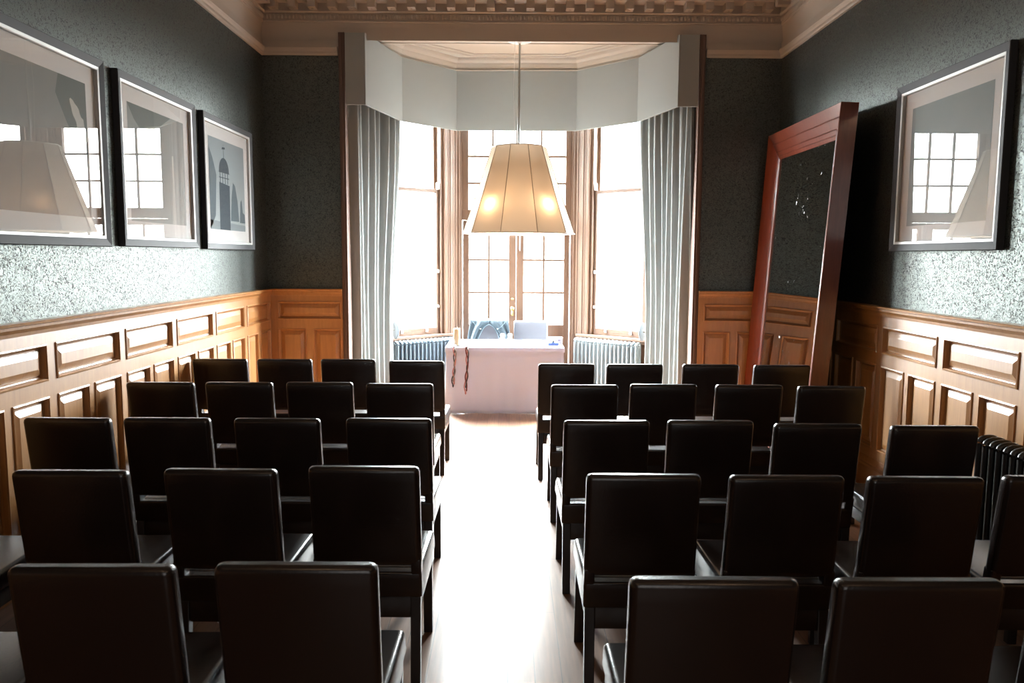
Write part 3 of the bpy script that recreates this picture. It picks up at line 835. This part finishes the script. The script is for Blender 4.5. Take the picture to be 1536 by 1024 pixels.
# jacket over the left one
def jacket():
    m = plain('blue_jacket_cloth', (.018, .032, .044), .8, bump=.3, bscale=120)
    r = empty('jacket', (-.265, 10.20, .93), 0, 'slate blue jacket draped over the left chair behind the white table', 'jacket')
    T = Matrix.Translation(-Vector(r.location))
    cx = -.265; yb0 = 10.20
    # the chair faces -Y: its backrest rises at y ~10.17 (low) to 10.255 (top)
    def yf(z): return 10.165 + .085 * (z - .375) / .565 - .033
    def yk(z): return 10.165 + .085 * (z - .375) / .565 + .033
    ztop = .948
    def drape(side):
        def f(u, v):
            # u across from outer edge to the arch, v from the back hem over the top to the front hem
            if v < .42:
                z = lerp(.50, ztop, v / .42); y = yk(z) + .012
            elif v < .58:
                t = (v - .42) / .16; a = PI * t
                z = ztop + .016 * math.sin(a); y = lerp(yk(.94) + .012, yf(.94) - .012, t)
            else:
                t = (v - .58) / .42; z = lerp(ztop, .56, t); y = yf(z) - .014 - .03 * t
            drop = max(0, (ztop - z)) / .39 if v >= .58 else 0
            outer = .245 + .055 * drop
            inner = .0 if drop < .15 else .150 * min(1, (drop - .15) * 1.9) ** .5
            inner = min(inner, outer - .05)
            x = lerp(outer, inner, u)
            y -= .010 * math.sin(9 * u + 4 * v) + .006 * math.sin(17 * u + side)
            z -= .010 * math.sin(PI * u) * (1 if .4 < v < .62 else 0)
            return (cx + side * x, y, z)
        return f
    b = MB(T)
    b.grid(drape(1), 18, 34); b.grid(drape(-1), 18, 34)
    b.build('jacket_body', m, r, recalc=False, solid=.008)
    # collar roll and front edges
    b = MB(T)
    ed = []
    for s in (-1, 1):
        pts = [drape(s)(1.0, v) for v in [.645 + .018 * k for k in range(20)]]
        pts = [(p[0], p[1] - .006, p[2]) for p in pts]
        ed.append(pts)
    b.tube(list(reversed(ed[0])) + ed[1], .0055, 8)
    b.build('front_edge', plain('jacket_edge', (.06, .09, .11), .7), r)
    b = MB(T)
    for s in (-1, 1):
        p0 = drape(s)(.15, .60); p1 = drape(s)(.75, .70)
        b.tube([(p0[0], p0[1] - .004, p0[2]), ((p0[0]+p1[0])/2, min(p0[1], p1[1]) - .006, (p0[2]+p1[2])/2 - .006), (p1[0], p1[1] - .004, p1[2])], .0035, 6)
    b.build('collar_seam', bpy.data.materials['jacket_edge'], r)
    for s in (-1, 1):
        p = drape(s)(.82, .70)
        b = MB(T); b.lathe([(0, -.006), (.007, -.004), (.009, 0), (.007, .004), (0, .006)], (p[0], p[1] - .012, p[2]), 12)
        b.build('button', M_white, r)
jacket()

# ------------------------------------------------------------------ table and what stands on it
TX0, TX1, TY0, TY1, TZ = -.715, .610, 8.80, 9.62, .750
r = empty('table', (-.05, 9.2, 0), 0, 'rectangular folding table hidden beneath the white cloth', 'table')
T = Matrix.Translation(-Vector(r.location))
b = MB(T); b.box(TX0 + .01, TX1 - .01, TY0 + .02, TY1 - .02, TZ - .03, TZ); b.build('table_top', M_oak_h, r, bevel=.004)
for x in (TX0 + .10, TX1 - .10):
    for y in (TY0 + .12, TY1 - .12):
        b = MB(T); b.tube([(x, y, 0), (x, y, TZ - .03)], .016, 10); b.build('leg', M_legs, r)
# the cloth
def cloth():
    b = MB()
    z1 = TZ + .006
    # ring of plan points with drop; top face + skirt
    n = [50, 26, 50, 26]
    ring = []
    cs = [(TX0, TY0), (TX1, TY0), (TX1, TY1), (TX0, TY1)]
    for k in range(4):
        a, c = cs[k], cs[(k+1) % 4]
        for i in range(n[k]): ring.append((lerp(a[0], c[0], i / n[k]), lerp(a[1], c[1], i / n[k]), k, i / n[k]))
    N = len(ring)
    levels = [0, .006, .012, .05, .056, .12, .2, .3, .4, .5, .6, .7, TZ - .002]
    vs = []
    for li, d in enumerate(levels):
        for (x, y, k, t) in ring:
            z = z1 - d
            nx, ny = ((0, -1), (1, 0), (0, 1), (-1, 0))[k]
            off = 0
            if li == 1: off = .004
            if li >= 2: off = .006
            if li >= 4: off = -.004
            q = d / TZ
            w = math.sin(t * 23 + k * 2.1) * .5 + math.sin(t * 51 + k) * .25
            wave = w * .014 * q * (1 if k in (0, 2) else 1.8)
            if k in (1, 3): off += .05 * q * math.sin(PI * t)
            cen = (TX0 + TX1) / 2
            if k == 2 or (k == 3 and t < .02) : z = max(z, z1 - .22 - .004 * math.sin(t * 30))
            px = x + nx * (off + wave); py = y + ny * (off + wave)
            if k == 0: px = cen + (px - cen) * (1 - .085 * q); 
            if li == len(levels) - 1: z = max(.004, z + .003 * math.sin(t * 31))
            vs.append((px, py, z))
    fs = []
    for li in range(len(levels) - 1):
        for i in range(N):
            j = (i + 1) % N
            fs.append((li*N+i, li*N+j, (li+1)*N+j, (li+1)*N+i))
    b.add(vs, fs, True)
    b.add(vs[:N], [tuple(range(N))])
    o = b.build('tablecloth', M_cloth, origin=(-.05, 9.2, TZ), solid=.003)
    tag(o, 'white cloth draped to the floor over the table in the bay', 'tablecloth')
cloth()
ZT = TZ + .0085
# candle on a dish
r = empty('candle_dish', (-.595, 8.93, ZT), 0, 'small round glass dish under the candle on the white table', 'dish')
b = MB(); b.lathe([(0, 0), (.045, 0), (.068, .006), (.072, .012), (.068, .012), (.044, .006), (0, .006)], n=28); b.build('dish', plain('dish_glass', (.35, .32, .30), .2, coat=.5), r)
r = empty('pillar_candle', (-.595, 8.93, ZT + .0065), 0, 'cream pillar candle on a dish at the left end of the white table', 'candle')
b = MB(); b.lathe([(0, 0), (.036, 0), (.038, .004), (.038, .182), (.034, .188), (.026, .184), (0, .178)], n=28); b.build('wax', plain('cream_wax', (.80, .72, .50), .5), r)
b = MB(); b.tube([(0, 0, .176), (.002, 0, .195), (.006, 0, .207)], .0025, 6); b.build('wick', M_white, r)

# braided cords hanging over the front edge
def cords(x, zlow, cols, label):
    r = empty('braided_cords', (x, 8.80, ZT), 0, label, 'cords', 'braided cords on the table')
    for k, c in enumerate(cols):
        pts = []
        for i in range(46):
            t = i / 45
            if t < .12:
                p = (.012 * (k - 1), .10 * (1 - t / .12) - .03 * (t / .12), .009)
            else:
                q = (t - .12) / .88
                a = q * 11 + k * 2 * PI / len(cols)
                zz = -q * (ZT - zlow) * (1 - .07 * k)
                p = (.010 * math.cos(a) * (1 + .5 * math.sin(q * 9 + k)) + .010 * math.sin(q * 5) + .004 * (k - 1), -.032 - .004 * math.sin(2 * a) - .003 * k, zz)
            pts.append(p)
        b = MB(); b.tube(pts, .0072, 6); b.build('strand', c, r)
        e = pts[-1]
        b = MB(); b.lathe([(0, .012), (.009, .006), (.010, -.006), (.004, -.022), (0, -.024)], e, 8); b.build('tassel', c, r)
cb = plain('cord_black', (.06, .07, .08), .9); cp = plain('cord_pink', (.60, .30, .30), .9); cg = plain('cord_grey', (.30, .28, .27), .9); cr = plain('cord_maroon', (.22, .07, .07), .9)
cords(-.615, .33, [cb, cp, cg], 'black, grey and pink braided cords hanging from the table corner left of the candle')
cords(-.475, .25, [cp, cr, cb], 'pink and dark red braided cords hanging over the table front right of the candle')
# papers
for k, (x, y, a) in enumerate(((-.16, 9.20, .06), (.06, 9.24, -.08), (.22, 9.18, .12))):
    b = MB(); b.box(-.105, .105, -.148, .148, 0, .0015)
    o = b.build('paper_sheet', M_mount); o.location = (x, y, ZT + .0005 + k * .0022); o.rotation_euler.z = a
    tag(o, ['white paper sheet lying left of the middle of the white table', 'white paper sheet lying in the middle of the white table', 'white paper sheet lying right of the middle of the white table'][k], 'paper', 'papers on the table')
for k, (x, y) in enumerate(((-.085, 9.50), (.004, 9.50))):
    b = MB(); b.lathe([(0, 0), (.026, 0), (.030, .006), (.030, .030), (.020, .040), (.024, .050), (.030, .062), (.026, .078), (.012, .086), (0, .087)], n=24)
    o = b.build('white_pot', M_white); o.location = (x, y, ZT)
    tag(o, ['small white lidded pot at the back of the table, in front of the jacket', 'small white lidded pot at the back of the table, between the two chairs'][k], 'pot', 'small white pots on the table')
r = empty('card_box', (.530, 9.20, ZT), 0, 'white box with faint printing at the right end of the white table', 'box')
b = MB(); b.box(-.085, .085, -.05, .05, 0, .075); b.build('carton', M_white, r, bevel=.003)
b = MB(); b.box(-.06, -.035, -.052, -.0505, .035, .05); b.box(-.03, .02, -.052, -.0505, .04, .046); b.box(.03, .06, -.052, -.0505, .035, .05); b.build('printing', plain('faded_print', (.42, .36, .40), .8), r)
r = empty('ink_pad', (.500, 9.02, ZT), 0, 'small blue pad with a black knob in front of the white box', 'desk item')
b = MB(); b.hexa([(-.063, -.03, 0), (.063, -.03, 0), (.063, .03, 0), (-.063, .03, 0)], [(-.058, -.015, .032), (.058, -.015, .032), (.058, .03, .036), (-.058, .03, .036)]); b.build('pad_body', plain('blue_plastic', (.10, .16, .42), .4), r, bevel=.004)
b = MB(); b.lathe([(0, .034), (.016, .034), (.018, .045), (.014, .055), (0, .057)], n=16); b.build('knob', M_iron_dark, r)

# ------------------------------------------------------------------ radiators
def radiator(name, P, Q, h, n, mat, label, depth=.12, z0=.0):
    """P->Q front face line on plan; depth behind (left of travel = outward)"""
    M, L = segM(P, Q)
    r = empty(name, (P[0], P[1], 0), 0, label, 'radiator', 'cast iron column radiators')
    T = Matrix.Translation(-Vector(r.location)) @ M
    w = L / n
    for k in range(n):
        b = MB(T); u = w * (k + .5)
        zb, zt_ = z0 + .09, h - .045
        for y in (.022, depth / 2, depth - .022):
            b.tube([(u, y, zb + .02), (u, y, zt_ - .01)], .0165, 8, caps=False)
        # rounded head and foot joining the columns
        for zc, s in ((zt_, 1), (zb, -1)):
            pts = []
            for i in range(9):
                a = PI * i / 8
                pts.append((u, depth/2 - (depth/2 - .022) * math.cos(a), zc + s * .026 * math.sin(a)))
            b.tube(pts, [.0175] * 9, 8)
            b.tube([(u - w/2, depth/2, zc - s * .004), (u + w/2, depth/2, zc - s * .004)], .022, 8)
        if k in (0, n - 1):
            for y in (.022, depth - .022): b.tube([(u, y, z0), (u, y, zb)], [.022, .014], 8)
        b.build('section', mat, r)
    b = MB(T)
    b.tube([(-.03, depth/2, z0 + .10), (-.075, depth/2, z0 + .10), (-.075, depth/2, z0)], .010, 8)
    b.lathe([(0, .09), (.02, .095), (.024, .12), (.02, .15), (0, .155)], (-.075, depth/2, z0), 12)
    b.build('valve', M_chrome, r)
M, L = segM(BAY[1], BAY[2])
A = M @ Vector((.12, -.19, 0)); B = M @ Vector((L - .12, -.19, 0))
radiator('radiator', A[:2], B[:2], .72, 16, M_iron, 'blue-grey column radiator under the bay window left of the white table', depth=.13)
M, L = segM(BAY[3], BAY[4])
A = M @ Vector((.10, -.19, 0)); B = M @ Vector((L - .10, -.19, 0))
radiator('radiator', A[:2], B[:2], .72, 16, M_iron_lit, 'column radiator with reflected light painted into its pale grey, under the bay window right of the white table', depth=.13)
radiator('radiator', (2.60, 4.36), (2.60, 3.10), .80, 21, M_iron_dark, 'black column radiator against the right wall beside the chairs', depth=.15)

# ------------------------------------------------------------------ framed pictures
def pic(name, wall, y0, y1, z0, z1, label, art):
    """wall -1 left, +1 right"""
    X = XL if wall < 0 else XR
    r = empty(name, (X, (y0 + y1) / 2, (z0 + z1) / 2), 0, label, 'framed picture', 'large charcoal framed pictures')
    W, H = (y1 - y0) / 2, (z1 - z0) / 2
    def P(u, v, d): return (-wall * d, u, v)      # u along +Y, v up, d out of the wall
    def rect(i): return [(-W + i, -H + i), (W - i, -H + i), (W - i, H - i), (-W + i, H - i)]
    def rings(b, prof):
        for (i0, d0), (i1, d1) in zip(prof, prof[1:]):
            a, c = rect(i0), rect(i1)
            for k in range(4):
                k2 = (k + 1) % 4
                b.quad(P(*a[k], d0), P(*a[k2], d0), P(*c[k2], d1), P(*c[k], d1))
    b = MB(); rings(b, [(0, .002), (0, .040), (.004, .045), (.050, .034), (.050, .002)]); b.build('picture_frame', M_frame, r)
    b = MB(); rings(b, [(.0505, .002), (.0505, .035), (.066, .033), (.070, .030), (.070, .006)]); b.build('frame_slip', M_silver, r)
    b = MB(); m = rect(.068); b.quad(*[P(*q, .010) for q in m]); m2 = rect(.068); 
    b.box(*sorted((P(0, 0, .004)[0], P(0, 0, .010)[0])), -W + .068, W - .068, -H + .068, H - .068)
    b.f = b.f[1:]; b.m = b.m[1:]; b.sm = b.sm[1:]; b.build('mount', M_mount, r)
    art(r, P, W - .175, H - .175)
    b = MB(); b.box(*sorted((P(0, 0, .024)[0], P(0, 0, .0255)[0])), -W + .0695, W - .0695, -H + .0695, H - .0695); b.build('glass', M_glass, r)
def flat_col(name, c): return plain(name, c, .85)
def gradient_print(name, c_lo, c_hi, axis='Z', scale=1.0, blotch=.15):
    m, nt, b, out = newmat(name)
    tc = nt.nodes.new('ShaderNodeTexCoord'); sp = nt.nodes.new('ShaderNodeSeparateXYZ')
    n = nt.nodes.new('ShaderNodeTexNoise'); n.inputs['Scale'].default_value = 3; n.inputs['Detail'].default_value = 5
    ma = nt.nodes.new('ShaderNodeMath'); ma.operation = 'MULTIPLY_ADD'; ma.inputs[1].default_value = scale; ma.inputs[2].default_value = .5 - blotch / 2
    ad = nt.nodes.new('ShaderNodeMath'); ad.operation = 'MULTIPLY_ADD'; ad.inputs[1].default_value = blotch
    r = nt.nodes.new('ShaderNodeValToRGB'); r.color_ramp.elements[0].color = (*c_lo, 1); r.color_ramp.elements[1].color = (*c_hi, 1)
    nt.links.new(tc.outputs['Object'], sp.inputs[0]); nt.links.new(sp.outputs[axis], ma.inputs[0]); nt.links.new(tc.outputs['Object'], n.inputs['Vector'])
    nt.links.new(n.outputs['Fac'], ad.inputs[0]); nt.links.new(ma.outputs[0], ad.inputs[2]); nt.links.new(ad.outputs[0], r.inputs['Fac'])
    nt.links.new(r.outputs['Color'], b.inputs['Base Color']); b.inputs['Roughness'].default_value = .8
    return m
def poly(b, P, pts, d):
    b.add([P(u, v, d) for u, v in pts], [tuple(range(len(pts)))])
def art_tower(r, P, W, H):
    sky = gradient_print('print_sky', (.50, .58, .60), (.30, .38, .42), scale=.9)
    dk = flat_col('print_dark', (.055, .085, .11)); md = flat_col('print_mid', (.13, .18, .21)); lt = flat_col('print_pale', (.30, .37, .40))
    b = MB(); poly(b, P, [(-W, -H), (W, -H), (W, H), (-W, H)], .0108)
    b.mi = 3; poly(b, P, [(-W, -H), (W, -H), (W, -H * .86), (-W, -H * .80)], .0112)
    b.mi = 2
    # dark mast structure at the left edge, trees at right
    poly(b, P, [(-W, -H), (-W * .72, -H * .7), (-W * .62, H * .2), (-W * .80, H * .55), (-W, H * .8)], .0112)
    poly(b, P, [(W * .12, -H * .78), (W * .20, -H * .2), (W * .30, H * .12), (W * .42, H * .05), (W * .55, -H * .3), (W * .62, -H * .78)], .0112)
    poly(b, P, [(W * .66, -H * .8), (W * .72, -H * .3), (W * .80, -H * .25), (W * .86, -H * .55), (W * .98, -H * .6), (W, -H * .8)], .0112)
    b.mi = 1
    # tower: drum, lantern stage, dome, finial
    poly(b, P, [(-W * .50, -H), (W * .08, -H), (W * .10, H * .02), (-W * .48, H * .06)], .0116)
    for u in (-.44, -.30, -.16, -.02): poly(b, P, [(W * u, H * .04), (W * (u + .035), H * .04), (W * (u + .035), H * .30), (W * u, H * .30)], .0116)
    poly(b, P, [(-W * .48, H * .16), (W * .08, H * .16), (W * .08, H * .18), (-W * .48, H * .18)], .0118)
    dome = [(-W * .50, H * .28)] + [(W * (-.20 + .28 * math.cos(a)), H * (.30 + .32 * math.sin(a))) for a in [PI - PI * i / 10 for i in range(11)]] + [(W * .10, H * .28)]
    poly(b, P, dome, .0116)
    poly(b, P, [(-W * .215, H * .60), (-W * .185, H * .60), (-W * .195, H * .92), (-W * .205, H * .92)], .0116)
    poly(b, P, [(-W * .29, H * .80), (-W * .10, H * .82), (-W * .12, H * .86), (-W * .27, H * .85)], .0118)
    b.build('print', [sky, dk, md, lt], r, recalc=False)
def art_fog(r, P, W, H):
    g = gradient_print('print_fog', (.52, .56, .55), (.27, .32, .32), scale=.8)
    dk = flat_col('print_slate', (.16, .20, .20)); lt = flat_col('print_foam', (.62, .66, .64))
    b = MB(); poly(b, P, [(-W, -H), (W, -H), (W, H), (-W, H)], .0108)
    b.mi = 1
    poly(b, P, [(-W, H), (W * .5, H), (W * .1, H * .78), (-W * .3, H * .70), (-W * .62, H * .62), (-W * .8, H * .75)], .0112)
    b.mi = 2
    poly(b, P, [(W * .45, -H), (W * .60, -H), (W * .55, H * .3), (W * .50, H * .3)], .0112)
    b.build('print', [g, dk, lt], r, recalc=False)
def art_spray(r, P, W, H):
    g = gradient_print('print_haze', (.45, .44, .42), (.25, .29, .28), scale=.8)
    dk = bpy.data.materials.get('print_slate') or flat_col('print_slate', (.16, .20, .20)); lt = bpy.data.materials.get('print_foam') or flat_col('print_foam', (.62, .66, .64))
    b = MB(); poly(b, P, [(-W, -H), (W, -H), (W, H), (-W, H)], .0108)
    b.mi = 1
    poly(b, P, [(W * .38, H), (W, H), (W, -H * .1), (W * .80, H * .0), (W * .52, H * .35), (W * .30, H * .72)], .0112)
    b.mi = 2
    rnd = random.Random(3); up = []; dn = []
    for i in range(13):
        t = i / 12; c = (lerp(.62, .98, t) * W, lerp(.70, .12, t) * H); wd = .03 + .10 * math.sin(PI * t) + rnd.uniform(-.02, .03)
        up.append((c[0] + wd * W * .6, c[1] + wd * H * .6)); dn.append((c[0] - wd * W * .5, c[1] - wd * H * .3))
    up = [(min(p[0], W), p[1]) for p in up]
    poly(b, P, up + dn[::-1], .0114)
    b.build('print', [g, dk, lt], r, recalc=False)
def art_cloud(r, P, W, H):
    g = gradient_print('print_cloud', (.50, .55, .55), (.28, .36, .38), scale=.9, blotch=.5)
    md = bpy.data.materials.get('print_foam')
    b = MB(); poly(b, P, [(-W, -H), (W, -H), (W, H), (-W, H)], .0108)
    b.build('print', [g], r, recalc=False)
pic('framed_picture', -1, 3.83, 5.113, 1.815, 2.965, 'charcoal framed print with a white ragged shape, leftmost on the left wall', art_spray)
pic('framed_picture', -1, 5.285, 6.555, 1.820, 2.963, 'charcoal framed grey print in the middle of the three on the left wall', art_fog)
pic('framed_picture', -1, 6.72, 7.97, 1.815, 2.955, 'charcoal framed print of a domed tower, nearest the corner on the left wall', art_tower)
pic('framed_picture', 1, 4.545, 5.84, 1.820, 2.980, 'charcoal framed print hanging alone on the right wall', art_cloud)

# ------------------------------------------------------------------ leaning mirror
def big_mirror():
    # local frame: u along the wall (from near to far end), v up the frame, w out of the glass into the room
    T0 = Vector((2.505, 6.17, 2.95)); T1 = Vector((2.655, 8.34, 3.015)); lean = .052
    u = (T1 - T0).normalized()
    v = Vector((lean, 0, 1)).normalized(); v = (v - u * v.dot(u)).normalized()
    w = v.cross(u)
    if w.x > 0: w = -w
    drop = u.z / v.z
    Hh = 2.955 / v.z; Ww = (T1 - T0).length
    O = T0 - v * Hh
    r = empty('leaning_mirror', O, 0, 'tall mahogany framed mirror leaning against the right wall in the corner', 'mirror')
    M = Matrix.Identity(4); M.col[0][:3] = u; M.col[1][:3] = v; M.col[2][:3] = w
    def rect(i): return [(p, q - (1 - q / Hh) * drop * p) for p, q in ((i, i), (Ww - i, i), (Ww - i, Hh - i), (i, Hh - i))]
    def rings(b, prof):
        for (i0, d0), (i1, d1) in zip(prof, prof[1:]):
            a, c = rect(i0), rect(i1)
            for k in range(4):
                k2 = (k + 1) % 4
                b.quad((*a[k], d0), (*a[k2], d0), (*c[k2], d1), (*c[k], d1))
    b = MB(M)
    rings(b, [(0, -.135), (0, -.004), (.004, 0), (.088, -.034), (.094, -.038), (.094, -.046)]); b.build('outer_moulding', M_mahog, r)
    b = MB(M)
    rings(b, [(.094, -.046), (.098, -.030), (.104, -.028), (.168, -.054), (.174, -.058), (.174, -.066)]); b.build('middle_moulding', M_mahog, r)
    b = MB(M)
    rings(b, [(.174, -.066), (.178, -.050), (.184, -.048), (.215, -.061), (.219, -.067), (.224, -.064), (.250, -.076), (.254, -.084)]); b.build('inner_moulding', M_mahog, r)
    b = MB(M); q = rect(.245); b.quad(*[(*p, -.080) for p in q]); b.build('mirror_glass', M_foxed, r)
    b = MB(M); q = rect(.01); b.hexa([(*p, -.13) for p in q], [(*p, -.088) for p in q]); b.build('backing_board', plain('backing', (.02, .01, .008), .8), r)
big_mirror()

# ------------------------------------------------------------------ light
W = bpy.data.worlds.new('overcast_sky_boosted'); C.world = W; W.use_nodes = True
nt = W.node_tree; bg = nt.nodes['Background']
tc = nt.nodes.new('ShaderNodeTexCoord'); sp = nt.nodes.new('ShaderNodeSeparateXYZ'); rp = nt.nodes.new('ShaderNodeValToRGB')
mr = nt.nodes.new('ShaderNodeMapRange'); mr.inputs[1].default_value = -1; mr.inputs[2].default_value = 1
nt.links.new(tc.outputs['Generated'], sp.inputs[0]); nt.links.new(sp.outputs['Z'], mr.inputs[0]); nt.links.new(mr.outputs[0], rp.inputs['Fac'])
e = rp.color_ramp.elements; e[0].position = .49; e[0].color = (.030, .031, .030, 1); e[1].position = .50; e[1].color = (.045, .047, .047, 1)
for p_, c_ in ((.578, .050), (.64, .60), (.78, 1.0)):
    q_ = e.new(p_); q_.color = (c_ * .93, c_ * .985, c_, 1)
ab = nt.nodes.new('ShaderNodeMath'); ab.operation = 'ABSOLUTE'; nt.links.new(sp.outputs['X'], ab.inputs[0])
m1 = nt.nodes.new('ShaderNodeMapRange'); m1.inputs[1].default_value = .22; m1.inputs[2].default_value = .50; m1.inputs[3].default_value = 0; m1.inputs[4].default_value = .28  # extra sky brightness added to both sides to light the side walls
m2 = nt.nodes.new('ShaderNodeMapRange'); m2.inputs[1].default_value = -.05; m2.inputs[2].default_value = .05
m3 = nt.nodes.new('ShaderNodeMath'); m3.operation = 'MULTIPLY'
nt.links.new(ab.outputs[0], m1.inputs[0]); nt.links.new(sp.outputs['Z'], m2.inputs[0]); nt.links.new(m1.outputs[0], m3.inputs[0]); nt.links.new(m2.outputs[0], m3.inputs[1])
av = nt.nodes.new('ShaderNodeVectorMath'); av.operation = 'ADD'; nt.links.new(rp.outputs['Color'], av.inputs[0]); nt.links.new(m3.outputs[0], av.inputs[1])
nt.links.new(av.outputs[0], bg.inputs['Color']); bg.inputs['Strength'].default_value = 230.0

for (x, y, z, p) in ((-1.2, -.2, 3.6, 16), (1.3, -.2, 3.6, 16)):
    l = bpy.data.lights.new('warm_ceiling_lamp', 'POINT'); l.color = (1, .66, .40); l.energy = p; l.shadow_soft_size = .16
    o = bpy.data.objects.new('warm_ceiling_lamp', l); COL.objects.link(o); o.location = (x, y, z)
l = bpy.data.lights.new('rear_fill_light', 'AREA'); l.shape = 'RECTANGLE'; l.size = 2.2; l.size_y = 1.9; l.energy = 20; l.color = (1, .95, .92)  # soft fill added behind the camera, no window in that wall
o = bpy.data.objects.new('rear_fill_light', l); COL.objects.link(o); o.location = (.1, YB + .05, 1.95); o.rotation_euler = (PI/2, 0, 0)
bpy.data.materials['bulb_glow'].node_tree.nodes['Emission'].inputs[1].default_value = 190

# ------------------------------------------------------------------ camera
cam = bpy.data.cameras.new('camera'); co = bpy.data.objects.new('camera', cam); COL.objects.link(co); C.camera = co
cam.sensor_width = 36; cam.lens = 1190 / 1536 * 36; cam.clip_start = .05
th, yaw, roll = 0.107135, 0.0031225, math.radians(.33)
f = Vector((math.sin(yaw) * math.cos(th), math.cos(yaw) * math.cos(th), -math.sin(th)))
rt_ = Vector((math.cos(yaw), -math.sin(yaw), 0)); up = rt_.cross(f)
# picture turned clockwise by roll = camera turned anticlockwise
rr = rt_ * math.cos(roll) + up * math.sin(roll); uu = up * math.cos(roll) - rt_ * math.sin(roll)
Mc = Matrix.Identity(4); Mc.col[0][:3] = rr; Mc.col[1][:3] = uu; Mc.col[2][:3] = -f; Mc.col[3][:3] = (0, 0, 1.77)
co.matrix_world = Mc
cam.dof.use_dof = True; cam.dof.focus_distance = 5.2; cam.dof.aperture_fstop = 5.6
vs = C.view_settings; vs.view_transform = 'Standard'; vs.look = 'None'; vs.gamma = 1; vs.use_curve_mapping = False; vs.exposure = 0.35
C.cycles.max_bounces = 10; C.cycles.diffuse_bounces = 6; C.cycles.transparent_max_bounces = 12; C.cycles.caustics_reflective = False; C.cycles.caustics_refractive = False
C.cycles.sample_clamp_indirect = 8
